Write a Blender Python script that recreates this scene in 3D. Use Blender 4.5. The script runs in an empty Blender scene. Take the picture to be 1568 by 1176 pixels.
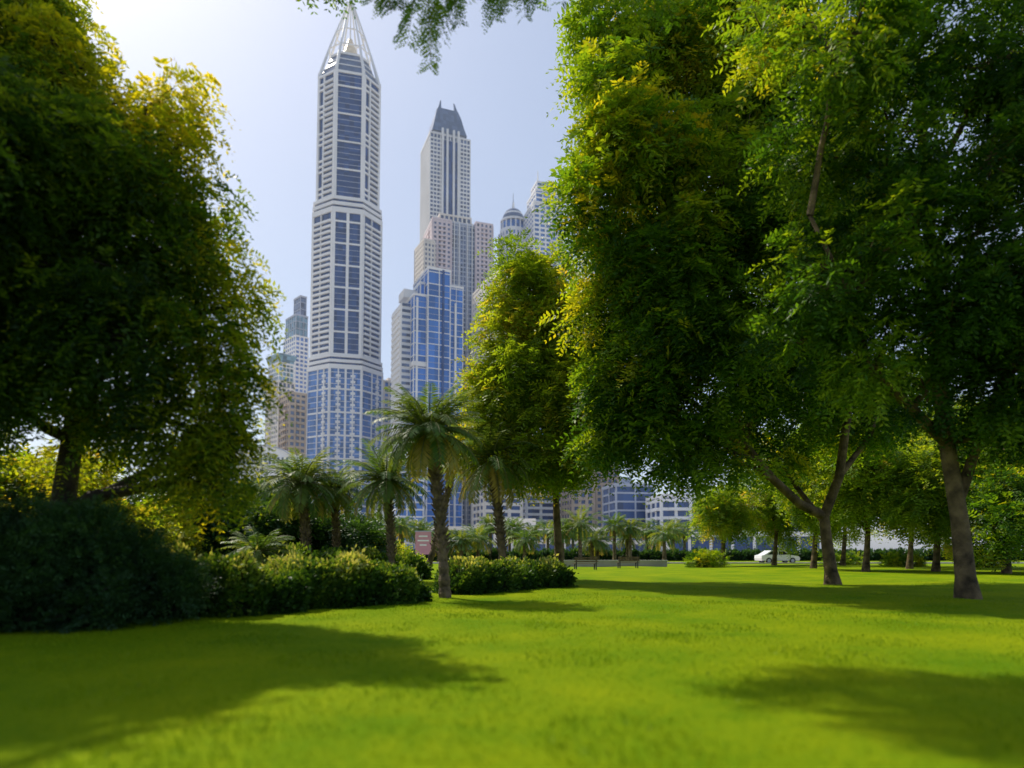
import bpy, math, random
import numpy as np
from mathutils import Vector
random.seed(7)
R = np.random.default_rng(11)
sc = bpy.context.scene
CAMH = 1.3
PITCH = math.radians(3.5)
F = 1045.0
HZ = 845.0
cp, sp = math.cos(PITCH), math.sin(PITCH)
# survey helper: converts measured bearings / elevations plus a distance (m) to world metres
def W(px, py, d):
    q = (HZ - py) / F - math.tan(PITCH)
    t = (q * cp + sp) / (cp - q * sp)
    return np.array([(px - 784.0) / F * (cp + t * sp) * d, d, CAMH + t * d])
def Hh(py, d): return W(784, py, d)[2]

# ------------------------------------------------------------------ materials
def newmat(name):
    m = bpy.data.materials.new(name); m.use_nodes = True
    nt = m.node_tree; nt.nodes.clear()
    out = nt.nodes.new('ShaderNodeOutputMaterial')
    return m, nt, out
def N(nt, t, **kw):
    n = nt.nodes.new(t)
    for k, v in kw.items(): setattr(n, k, v)
    return n
def surf(name, col, rough=0.7, var=0.15, scale=0.2, metallic=0.0, bump=0.0, spec=0.4, col2=None, bscale=None):
    m, nt, out = newmat(name)
    b = N(nt, 'ShaderNodeBsdfPrincipled')
    b.inputs['Roughness'].default_value = rough
    b.inputs['Metallic'].default_value = metallic
    b.inputs['Specular IOR Level'].default_value = spec
    tc = N(nt, 'ShaderNodeTexCoord')
    nz = N(nt, 'ShaderNodeTexNoise'); nz.inputs['Scale'].default_value = scale; nz.inputs['Detail'].default_value = 6
    nt.links.new(tc.outputs['Object'], nz.inputs['Vector'])
    mr = N(nt, 'ShaderNodeValToRGB')
    c2 = col2 if col2 else tuple(c * (1 - var * 1.6) for c in col)
    c1 = tuple(min(1, c * (1 + var)) for c in col)
    mr.color_ramp.elements[0].position = 0.32; mr.color_ramp.elements[1].position = 0.68
    mr.color_ramp.elements[0].color = (*c2, 1); mr.color_ramp.elements[1].color = (*c1, 1)
    nt.links.new(nz.outputs['Fac'], mr.inputs['Fac'])
    nt.links.new(mr.outputs['Color'], b.inputs['Base Color'])
    if bump:
        n2 = N(nt, 'ShaderNodeTexNoise'); n2.inputs['Scale'].default_value = bscale or scale * 8; n2.inputs['Detail'].default_value = 5
        nt.links.new(tc.outputs['Object'], n2.inputs['Vector'])
        bp = N(nt, 'ShaderNodeBump'); bp.inputs['Strength'].default_value = bump; bp.inputs['Distance'].default_value = 0.05
        nt.links.new(n2.outputs['Fac'], bp.inputs['Height']); nt.links.new(bp.outputs['Normal'], b.inputs['Normal'])
    nt.links.new(b.outputs[0], out.inputs[0])
    return m
def glass(name, col, rough=0.18, cell=(3.0, 3.0, 3.6), var=0.55, spec=0.6):
    m, nt, out = newmat(name)
    b = N(nt, 'ShaderNodeBsdfPrincipled')
    b.inputs['Roughness'].default_value = rough
    b.inputs['Specular IOR Level'].default_value = spec
    tc = N(nt, 'ShaderNodeTexCoord')
    sn = N(nt, 'ShaderNodeVectorMath', operation='SNAP'); sn.inputs[1].default_value = cell
    nt.links.new(tc.outputs['Object'], sn.inputs[0])
    wn = N(nt, 'ShaderNodeTexWhiteNoise')
    nt.links.new(sn.outputs[0], wn.inputs['Vector'])
    r = N(nt, 'ShaderNodeValToRGB')
    r.color_ramp.elements[0].color = (*[c * (1 - var) for c in col], 1)
    r.color_ramp.elements[1].color = (*[min(1, c * (1 + var * 0.6)) for c in col], 1)
    nt.links.new(wn.outputs['Value'], r.inputs['Fac'])
    nt.links.new(r.outputs['Color'], b.inputs['Base Color'])
    nt.links.new(b.outputs[0], out.inputs[0])
    return m
def leafmat(name, cols, trans=0.35, tcol=None, gloss=0.12):
    m, nt, out = newmat(name)
    at = N(nt, 'ShaderNodeAttribute'); at.attribute_name = 'tint'
    r = N(nt, 'ShaderNodeValToRGB')
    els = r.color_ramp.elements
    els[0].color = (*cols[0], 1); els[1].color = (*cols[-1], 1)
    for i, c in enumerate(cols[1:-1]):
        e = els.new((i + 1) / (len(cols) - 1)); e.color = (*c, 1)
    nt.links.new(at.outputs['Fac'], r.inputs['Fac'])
    d = N(nt, 'ShaderNodeBsdfPrincipled'); d.inputs['Roughness'].default_value = 0.5
    d.inputs['Specular IOR Level'].default_value = gloss * 2
    nt.links.new(r.outputs['Color'], d.inputs['Base Color'])
    t = N(nt, 'ShaderNodeBsdfTranslucent')
    mx = N(nt, 'ShaderNodeMixRGB'); mx.blend_type = 'MULTIPLY'; mx.inputs[0].default_value = 1
    mx.inputs[2].default_value = (*(tcol or (2.8, 2.3, 0.7)), 1)
    nt.links.new(r.outputs['Color'], mx.inputs[1]); nt.links.new(mx.outputs[0], t.inputs['Color'])
    ms = N(nt, 'ShaderNodeMixShader'); ms.inputs[0].default_value = trans
    nt.links.new(d.outputs[0], ms.inputs[1]); nt.links.new(t.outputs[0], ms.inputs[2])
    nt.links.new(ms.outputs[0], out.inputs[0])
    return m

M_white = surf('white_render', (0.85, 0.85, 0.85), 0.6, 0.05, 0.05)
M_offw = surf('offwhite_concrete', (0.78, 0.78, 0.78), 0.7, 0.06, 0.04)
M_cream = surf('cream_stone', (0.78, 0.73, 0.67), 0.8, 0.06, 0.05)
M_pink = surf('pinkish_stone', (0.72, 0.63, 0.66), 0.8, 0.06, 0.05)
M_grey = surf('grey_cladding', (0.46, 0.50, 0.60), 0.6, 0.08, 0.05)
M_brown = surf('brown_stone', (0.50, 0.40, 0.32), 0.8, 0.1, 0.1)
M_gold = surf('gold_metal_mesh', (0.80, 0.68, 0.50), 0.4, 0.1, 0.3, metallic=0.1)
M_gdark = glass('dark_blue_glass', (0.035, 0.085, 0.24), 0.2, var=0.4)
M_gblue = glass('blue_glass', (0.09, 0.22, 0.54), 0.2, (2.4, 2.4, 3.6), 0.4)
M_gbright = glass('bright_blue_glass', (0.055, 0.20, 0.60), 0.2, (4, 4, 7.2), 0.35)
M_gteal = glass('teal_glass', (0.16, 0.31, 0.43), 0.15)
M_ggrey = glass('grey_glass', (0.12, 0.17, 0.29), 0.2)
M_slate = glass('slate_glass', (0.12, 0.17, 0.28), 0.3, (2.5, 2.5, 3.6), 0.25)
M_asph = surf('asphalt', (0.06, 0.06, 0.062), 0.9, 0.2, 2, bump=0.3)
M_pave = surf('paving', (0.42, 0.38, 0.33), 0.9, 0.15, 0.5, bump=0.2)
M_kerb = surf('kerb_concrete', (0.5, 0.48, 0.45), 0.9, 0.1, 1.0)
M_bark = surf('bark', (0.15, 0.105, 0.055), 0.95, 0.5, 2.5, bump=1.0, bscale=16)
M_barkp = surf('palm_bark', (0.18, 0.13, 0.085), 0.95, 0.45, 4, bump=1.0, bscale=18)
M_barkd = surf('dark_bark', (0.045, 0.037, 0.03), 0.95, 0.4, 2, bump=0.9, bscale=14)
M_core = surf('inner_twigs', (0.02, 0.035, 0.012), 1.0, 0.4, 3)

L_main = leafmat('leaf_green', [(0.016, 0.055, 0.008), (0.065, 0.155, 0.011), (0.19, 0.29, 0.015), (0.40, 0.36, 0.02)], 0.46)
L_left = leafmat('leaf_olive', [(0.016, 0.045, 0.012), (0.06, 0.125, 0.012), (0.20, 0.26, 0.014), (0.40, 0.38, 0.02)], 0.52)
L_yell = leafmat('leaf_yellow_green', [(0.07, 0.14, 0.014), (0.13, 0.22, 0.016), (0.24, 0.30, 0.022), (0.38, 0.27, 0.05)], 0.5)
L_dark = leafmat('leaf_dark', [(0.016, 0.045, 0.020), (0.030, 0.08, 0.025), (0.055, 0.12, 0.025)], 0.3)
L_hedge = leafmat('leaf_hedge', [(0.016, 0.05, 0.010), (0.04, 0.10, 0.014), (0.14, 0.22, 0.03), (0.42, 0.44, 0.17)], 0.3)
L_palm = leafmat('palm_leaf', [(0.035, 0.09, 0.02), (0.075, 0.14, 0.03), (0.15, 0.19, 0.05), (0.36, 0.28, 0.10)], 0.35)
L_grass = leafmat('grass_blade', [(0.09, 0.18, 0.004), (0.16, 0.26, 0.005), (0.24, 0.33, 0.008)], 0.3, (1.6, 1.5, 0.6), 0.05)

# ------------------------------------------------------------------ mesh helpers
def link(o, parent=None):
    sc.collection.objects.link(o)
    if parent: o.parent = parent
    return o
def empty(name, loc=(0, 0, 0)):
    e = bpy.data.objects.new(name, None); e.location = loc; e.empty_display_size = 0.5
    return link(e)
def quads_obj(name, V, mat, tint=None, parent=None, loc=None):
    n = V.shape[0]
    me = bpy.data.meshes.new(name)
    if loc is not None: V = V - np.array(loc)
    me.vertices.add(n * 4); me.vertices.foreach_set('co', V.reshape(-1).astype(np.float32))
    me.loops.add(n * 4); me.loops.foreach_set('vertex_index', np.arange(n * 4, dtype=np.int32))
    me.polygons.add(n); me.polygons.foreach_set('loop_start', np.arange(0, n * 4, 4, dtype=np.int32))
    try: me.polygons.foreach_set('loop_total', np.full(n, 4, dtype=np.int32))
    except Exception: pass
    me.update(calc_edges=True)
    if tint is not None:
        a = me.attributes.new('tint', 'FLOAT', 'POINT')
        a.data.foreach_set('value', np.repeat(np.clip(tint, 0, 1), 4).astype(np.float32))
    me.materials.append(mat)
    return link(bpy.data.objects.new(name, me), parent)

class MB:
    def __init__(s): s.v = []; s.f = []; s.m = []; s.mats = []
    def mi(s, mat):
        if mat not in s.mats: s.mats.append(mat)
        return s.mats.index(mat)
    def hexa(s, pts, mat):
        b = len(s.v); s.v += [tuple(map(float, p)) for p in pts]; k = s.mi(mat)
        for f in ((0, 3, 2, 1), (4, 5, 6, 7), (0, 1, 5, 4), (1, 2, 6, 5), (2, 3, 7, 6), (3, 0, 4, 7)):
            s.f.append(tuple(b + i for i in f)); s.m.append(k)
    def box(s, x0, x1, y0, y1, z0, z1, mat):
        s.hexa([(x0, y0, z0), (x1, y0, z0), (x1, y1, z0), (x0, y1, z0), (x0, y0, z1), (x1, y0, z1), (x1, y1, z1), (x0, y1, z1)], mat)
    def fbox(s, P, t, n, u0, u1, z0, z1, o0, o1, mat):
        c = []
        for z in (z0, z1):
            for (u, o) in ((u0, o1), (u1, o1), (u1, o0), (u0, o0)):
                c.append((P[0] + t[0] * u + n[0] * o, P[1] + t[1] * u + n[1] * o, z))
        s.hexa(c, mat)
    def frustum(s, poly0, z0, poly1, z1, mat, cap=True):
        b = len(s.v); n = len(poly0); k = s.mi(mat)
        s.v += [(float(p[0]), float(p[1]), float(z0)) for p in poly0] + [(float(p[0]), float(p[1]), float(z1)) for p in poly1]
        for i in range(n):
            j = (i + 1) % n
            s.f.append((b + i, b + j, b + n + j, b + n + i)); s.m.append(k)
        if cap:
            s.f.append(tuple(b + n + i for i in range(n))); s.m.append(k)
            s.f.append(tuple(b + i for i in reversed(range(n)))); s.m.append(k)
    def beam(s, a, b_, r0, r1, mat, n=6):
        a = Vector(a); b_ = Vector(b_); d = (b_ - a).normalized()
        x = d.cross(Vector((0.13, 0.27, 0.95))).normalized(); y = d.cross(x)
        p = len(s.v); k = s.mi(mat)
        for c, r in ((a, r0), (b_, r1)):
            for i in range(n):
                t = 2 * math.pi * i / n
                s.v.append(tuple(c + x * math.cos(t) * r + y * math.sin(t) * r))
        for i in range(n):
            j = (i + 1) % n
            s.f.append((p + i, p + j, p + n + j, p + n + i)); s.m.append(k)
        s.f.append(tuple(p + n + i for i in range(n))); s.m.append(k)
        s.f.append(tuple(p + i for i in reversed(range(n)))); s.m.append(k)
    def tube(s, pts, rad, mat, n=8):
        pts = [Vector(p) for p in pts]; p0 = len(s.v); k = s.mi(mat)
        prev = None
        for i, c in enumerate(pts):
            d = (pts[min(i + 1, len(pts) - 1)] - pts[max(i - 1, 0)]).normalized()
            if prev is None:
                x = d.cross(Vector((0.13, 0.91, 0.27))).normalized()
            else:
                x = (prev - d * prev.dot(d)).normalized()
            prev = x; y = d.cross(x)
            for j in range(n):
                t = 2 * math.pi * j / n
                s.v.append(tuple(c + (x * math.cos(t) + y * math.sin(t)) * rad[i]))
        for i in range(len(pts) - 1):
            for j in range(n):
                j2 = (j + 1) % n
                s.f.append((p0 + i * n + j, p0 + i * n + j2, p0 + (i + 1) * n + j2, p0 + (i + 1) * n + j)); s.m.append(k)
        s.f.append(tuple(p0 + (len(pts) - 1) * n + j for j in range(n))); s.m.append(k)
    def obj(s, name, loc=(0, 0, 0), rz=0, parent=None, smooth=False):
        me = bpy.data.meshes.new(name); me.from_pydata(s.v, [], s.f)
        for m in s.mats: me.materials.append(m)
        me.polygons.foreach_set('material_index', np.array(s.m, dtype=np.int32))
        if smooth: me.polygons.foreach_set('use_smooth', np.ones(len(s.f), dtype=bool))
        me.update()
        o = bpy.data.objects.new(name, me); o.location = loc; o.rotation_euler = (0, 0, rz)
        return link(o, parent)

# ------------------------------------------------------------------ foliage
def norm(a): return a / (np.linalg.norm(a, axis=-1, keepdims=True) + 1e-9)
def sprays(C, D, L, K, ll, lw, droop):
    n = len(C)
    D = norm(D)
    up = np.array([0, 0, 1.0]) + R.normal(0, 0.45, (n, 3))
    S = norm(np.cross(D, up)); U = norm(np.cross(S, D))
    L = L * R.uniform(0.65, 1.25, n)
    out = []
    for k in range(K):
        t = (k + 0.6) / K
        base = C + D * (L * t)[:, None] + np.array([0, 0, -1.0]) * (droop * L * t * t)[:, None]
        prof = 0.55 + 0.45 * math.sin(math.pi * min(1, t * 0.95 + 0.1))
        for sd in (-1, 1):
            a = norm(S * sd * 0.85 + D * 0.55 + U * R.normal(0, 0.25, (n, 1)) - np.array([0, 0, 0.12]))
            wv = norm(np.cross(a, U + R.normal(0, 0.35, (n, 3))))
            l = ll * prof * R.uniform(0.8, 1.2, (n, 1))
            mid = base + a * l * 0.5
            w = lw * prof * 0.5
            out.append(np.stack([base, mid + wv * w, base + a * l, mid - wv * w], 1))
    return np.concatenate(out, 0), K * 2

def crown_pts(lobes, total, clump_r, per, flat=0.75, outer=0.5, dens=None):
    """each lobe: (centre, radii[, leaf tint offset painting sunlit or shaded foliage])"""
    Cs, Ds, Ts, clumps = [], [], [], []
    w = np.array([np.prod(l[1]) ** (2 / 3) for l in lobes]); w = w / w.sum()
    for lb, ww in zip(lobes, w):
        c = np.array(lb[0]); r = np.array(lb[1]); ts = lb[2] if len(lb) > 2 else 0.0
        nc = max(3, int(total * ww / per))
        dirs = norm(R.normal(0, 1, (nc, 3)))
        rr = R.uniform(outer, 1.0, nc) ** 0.7 * R.choice([1, 1, 1, 1.12, 1.22], nc)
        cc = c + dirs * r * rr[:, None]
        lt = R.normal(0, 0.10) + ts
        for i in range(nc):
            q = clump_r * R.uniform(0.55, 1.4)
            m = int(per * R.uniform(0.6, 1.4))
            o = norm(R.normal(0, 1, (m, 3))) * (R.uniform(0.05, 1, (m, 1)) ** 0.5) * q
            o[:, 2] *= flat
            Cs.append(cc[i] + o)
            Ds.append(norm(o) * 0.9 + dirs[i] * 0.5 + R.normal(0, 0.35, (m, 3)) + np.array([0, 0, -0.15]))
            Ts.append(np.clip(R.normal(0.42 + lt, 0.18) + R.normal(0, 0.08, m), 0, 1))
            clumps.append((cc[i], c))
    return np.concatenate(Cs), np.concatenate(Ds), np.concatenate(Ts), clumps

def bez(a, b, sag, n=6, jit=0.0):
    a = np.array(a, float); b = np.array(b, float)
    m = (a + b) / 2 + np.array(sag)
    ts = np.linspace(0, 1, n)
    P = [(1 - t) ** 2 * a + 2 * t * (1 - t) * m + t * t * b for t in ts]
    for i in range(1, n - 1): P[i] = P[i] + R.normal(0, jit, 3)
    return P

def tree(name, base, trunk, lobes, total, spray, mat, bark=M_bark, clump_r=0.6, per=26, extra_limbs=(), r0=0.4, twigs=0.5, outer=0.5, tshift=0.0, limb_r=0.14, flat=0.75):
    e = empty(name, tuple(base))
    base = np.array(base)
    mb = MB()
    tp = [np.array(p) for p in trunk]
    n = len(tp)
    pts = [tp[0] - np.array([0, 0, 0.3])] + [tp[0] + np.array([0, 0, 0.05])] + [tp[0] * 0.7 + tp[1] * 0.3] + tp[1:]
    rr = [r0 * 1.75, r0 * 1.4, r0 * 1.05] + [r0 * (1 - 0.55 * i / (n - 1)) for i in range(1, n)]
    mb.tube([p - base for p in pts], rr, bark, 12)
    for pl, ra, rb in extra_limbs:
        k = len(pl); mb.tube([np.array(p) - base for p in pl], [ra + (rb - ra) * i / (k - 1) for i in range(k)], bark, 8)
    joints = tp[1:] + [np.array(p) for pl, _, _ in extra_limbs for p in pl[1:]]
    for lb in lobes:
        c = np.array(lb[0])
        jd = [np.linalg.norm(j - c) + (3 if j[2] > c[2] else 0) for j in joints]
        j = joints[int(np.argmin(jd))]
        P = bez(j, c, (0, 0, 0.12 * np.linalg.norm(c - j)), 7, 0.06)
        mb.tube([p - base for p in P], list(np.linspace(limb_r, limb_r * 0.35, 7)), bark, 6)
    C, D, T, cl = crown_pts(lobes, total, clump_r, per, flat, outer)
    for cc, c in cl:
        if R.random() < twigs:
            P = bez(c, cc, R.normal(0, 0.15, 3), 4, 0.04)
            mb.tube([p - base for p in P], [limb_r * 0.35, limb_r * 0.28, limb_r * 0.2, limb_r * 0.1], bark, 4)
    mb.obj('trunk_and_branches', parent=e, smooth=True)
    L, K, ll, lw, dr = spray
    V, rep = sprays(C, D, L, K, ll, lw, dr)
    tint = np.tile(T + tshift, rep) + R.normal(0, 0.05, len(V))
    V = V - base
    quads_obj('foliage', V, mat, tint, parent=e)
    return e

def lobe(px, py, rp, d, ts=0.0):
    c = W(px, py, d); r = rp / F * d
    return (c, (r, r, r), ts)

# ------------------------------------------------------------------ world, sun, camera
AZ, EL = math.radians(-44), math.radians(52)
w = bpy.data.worlds.new('World'); sc.world = w; w.use_nodes = True
nt = w.node_tree; nt.nodes.clear()
sky = N(nt, 'ShaderNodeTexSky'); sky.sky_type = 'NISHITA'; sky.sun_disc = False
sky.sun_elevation = EL; sky.sun_rotation = AZ % (2 * math.pi)
sky.air_density = 1.0; sky.dust_density = 1.7; sky.ozone_density = 1.5; sky.altitude = 0
mxs = N(nt, 'ShaderNodeMixRGB'); mxs.blend_type = 'MIX'; mxs.inputs[0].default_value = 0.35; mxs.inputs[2].default_value = (4.1, 4.8, 6.3, 1)
bg = N(nt, 'ShaderNodeBackground'); bg.inputs[1].default_value = 0.145
ow = N(nt, 'ShaderNodeOutputWorld')
nt.links.new(sky.outputs[0], mxs.inputs[1]); nt.links.new(mxs.outputs[0], bg.inputs[0]); nt.links.new(bg.outputs[0], ow.inputs[0])
sd = Vector((math.sin(AZ) * math.cos(EL), math.cos(AZ) * math.cos(EL), math.sin(EL)))
sl = bpy.data.lights.new('sun', 'SUN'); sl.energy = 5.0; sl.angle = math.radians(0.5); sl.color = (1, 0.92, 0.77)
so = link(bpy.data.objects.new('sun', sl)); so.rotation_euler = sd.to_track_quat('Z', 'Y').to_euler(); so.location = (0, 0, 60)
cam = bpy.data.cameras.new('camera'); co = link(bpy.data.objects.new('camera', cam))
co.location = (0, 0, CAMH); co.rotation_euler = (math.radians(90) + PITCH, 0, 0)
cam.sensor_width = 36; cam.lens = F / 1568 * 36
cam.shift_y = ((HZ - 588) - F * math.tan(PITCH)) / 1568
cam.clip_end = 6000; cam.clip_start = 0.05
cam.dof.use_dof = True; cam.dof.focus_distance = 34; cam.dof.aperture_fstop = 0.38
sc.camera = co
sc.view_settings.view_transform = 'Standard'; sc.view_settings.look = 'None'; sc.view_settings.exposure = 0

# hazy air over the city (a real, thin scattering volume)
mh, nth, outh = newmat('hazy_air')
vs = N(nth, 'ShaderNodeVolumeScatter'); vs.inputs['Density'].default_value = 0.00022; vs.inputs['Color'].default_value = (0.82, 0.91, 1.0, 1); vs.inputs['Anisotropy'].default_value = 0.15
nth.links.new(vs.outputs[0], outh.inputs['Volume'])
mb = MB(); mb.box(-700, 700, 140, 900, 0.5, 420, mh); mb.obj('haze')

# ------------------------------------------------------------------ ground
def grass_mat():
    m, nt, out = newmat('lawn_grass')
    b = N(nt, 'ShaderNodeBsdfPrincipled'); b.inputs['Roughness'].default_value = 0.9; b.inputs['Specular IOR Level'].default_value = 0.03
    tc = N(nt, 'ShaderNodeTexCoord')
    n1 = N(nt, 'ShaderNodeTexNoise'); n1.inputs['Scale'].default_value = 0.45; n1.inputs['Detail'].default_value = 6
    n2 = N(nt, 'ShaderNodeTexNoise'); n2.inputs['Scale'].default_value = 9; n2.inputs['Detail'].default_value = 8; n2.inputs['Roughness'].default_value = 0.75
    for n_ in (n1, n2): nt.links.new(tc.outputs['Object'], n_.inputs['Vector'])
    ad = N(nt, 'ShaderNodeMath', operation='MULTIPLY_ADD'); ad.inputs[1].default_value = 0.45
    nt.links.new(n2.outputs['Fac'], ad.inputs[0])
    mm = N(nt, 'ShaderNodeMath', operation='MULTIPLY'); mm.inputs[1].default_value = 0.55
    nt.links.new(n1.outputs['Fac'], mm.inputs[0]); nt.links.new(mm.outputs[0], ad.inputs[2])
    r = N(nt, 'ShaderNodeValToRGB')
    r.color_ramp.elements[0].position = 0.38; r.color_ramp.elements[1].position = 0.62
    r.color_ramp.elements[0].color = (0.10, 0.205, 0.003, 1); r.color_ramp.elements[1].color = (0.25, 0.31, 0.004, 1)
    nt.links.new(ad.outputs[0], r.inputs['Fac']); nt.links.new(r.outputs['Color'], b.inputs['Base Color'])
    n3 = N(nt, 'ShaderNodeTexNoise'); n3.inputs['Scale'].default_value = 45; n3.inputs['Detail'].default_value = 4
    nt.links.new(tc.outputs['Object'], n3.inputs['Vector'])
    bp = N(nt, 'ShaderNodeBump'); bp.inputs['Strength'].default_value = 0.8; bp.inputs['Distance'].default_value = 0.05
    nt.links.new(n3.outputs['Fac'], bp.inputs['Height']); nt.links.new(bp.outputs['Normal'], b.inputs['Normal'])
    nt.links.new(b.outputs[0], out.inputs[0]); return m
M_grass = grass_mat()
def sheet(name, x0, x1, y0, y1, z, mat, nx=1, ny=1, hf=None):
    xs = np.linspace(x0, x1, nx + 1); ys = np.linspace(y0, y1, ny + 1)
    v = [(x, y, z + (hf(x, y) if hf else 0)) for y in ys for x in xs]
    f = [(j * (nx + 1) + i, j * (nx + 1) + i + 1, (j + 1) * (nx + 1) + i + 1, (j + 1) * (nx + 1) + i) for j in range(ny) for i in range(nx)]
    me = bpy.data.meshes.new(name); me.from_pydata(v, [], f); me.materials.append(mat)
    me.polygons.foreach_set('use_smooth', np.ones(len(f), dtype=bool)); me.update()
    return link(bpy.data.objects.new(name, me))
M_sand = surf('sandy_ground', (0.40, 0.36, 0.29), 0.95, 0.15, 0.05, bump=0.2)
sheet('ground', -4000, 4000, -600, 5000, -0.16, M_sand)
def und(x, y):
    e = min(1, max(0, (70 - abs(x)) / 10)) * min(1, max(0, (68 - y) / 8)) * min(1, max(0, (y + 30) / 8))
    return e * (0.05 * math.sin(x * 0.35 + 1) * math.sin(y * 0.27) + 0.03 * math.sin(x * 0.9 + y * 0.6))
sheet('lawn', -90, 90, -38, 75, 0.0, M_grass, 180, 120, und)
sheet('paved_path', -90, 90, 75.3, 79, 0.0, M_pave)
sheet('park_ground', -90, 90, 79.3, 118, 0.0, M_grass)
mb = MB(); mb.box(-90, 90, 75.0, 75.3, -0.1, 0.12, M_kerb); mb.box(-90, 90, 79.0, 79.3, -0.1, 0.12, M_kerb); mb.obj('path_kerb')
sheet('road', -300, 300, 122, 136, 0.0, M_asph)
mb = MB(); mb.box(-300, 300, 121.7, 122, -0.1, 0.12, M_kerb); mb.box(-300, 300, 136, 136.3, -0.1, 0.12, M_kerb); mb.obj('road_kerb')
mb = MB()
for i in range(-60, 60): mb.box(i * 5, i * 5 + 2.4, 128.9, 129.1, 0.003, 0.006, M_white)
mb.obj('road_marking')
# grass blades standing on the lawn
nb = 150000
yy = R.uniform(3.5, 34, nb) ; yy = 3.5 + (yy - 3.5) * R.uniform(0.5, 1, nb)
xx = R.uniform(-1, 1, nb) * (yy * 0.9 + 2.5)
dx = 180 / 180; zz = 0.05 * np.sin(xx * 0.35 + 1) * np.sin(yy * 0.27) + 0.03 * np.sin(xx * 0.9 + yy * 0.6)
P = np.stack([xx, yy, zz - 0.01], 1); hgt = R.uniform(0.02, 0.05, (nb, 1)) * (0.7 + 0.6 * (np.sin(xx * 2.1) * np.sin(yy * 1.7) > 0.3))[:, None]
up = norm(np.array([0, 0, 1.0]) + R.normal(0, 0.4, (nb, 3))); sdv = norm(np.cross(up, R.normal(0, 1, (nb, 3))))
V = np.stack([P - sdv * 0.006, P + sdv * 0.006, P + up * hgt + sdv * 0.003, P + up * hgt - sdv * 0.003], 1)
quads_obj('grass', V, L_grass, 0.5 + 0.25 * np.sin(xx * 0.8 + np.sin(yy * .7) * 2) + R.normal(0, 0.2, nb))

# ------------------------------------------------------------------ buildings
def octo(a, c, b=None):
    b = b or a
    return [(-a + c, -b), (a - c, -b), (a, -b + c), (a, b - c), (a - c, b), (-a + c, b), (-a, b - c), (-a, -b + c)]
def faces(poly):
    r = []
    for i in range(len(poly)):
        p = np.array(poly[i], float); q = np.array(poly[(i + 1) % len(poly)], float)
        L = np.linalg.norm(q - p); t = (q - p) / L; r.append((p, t, np.array([t[1], -t[0]]), L))
    return r

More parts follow.
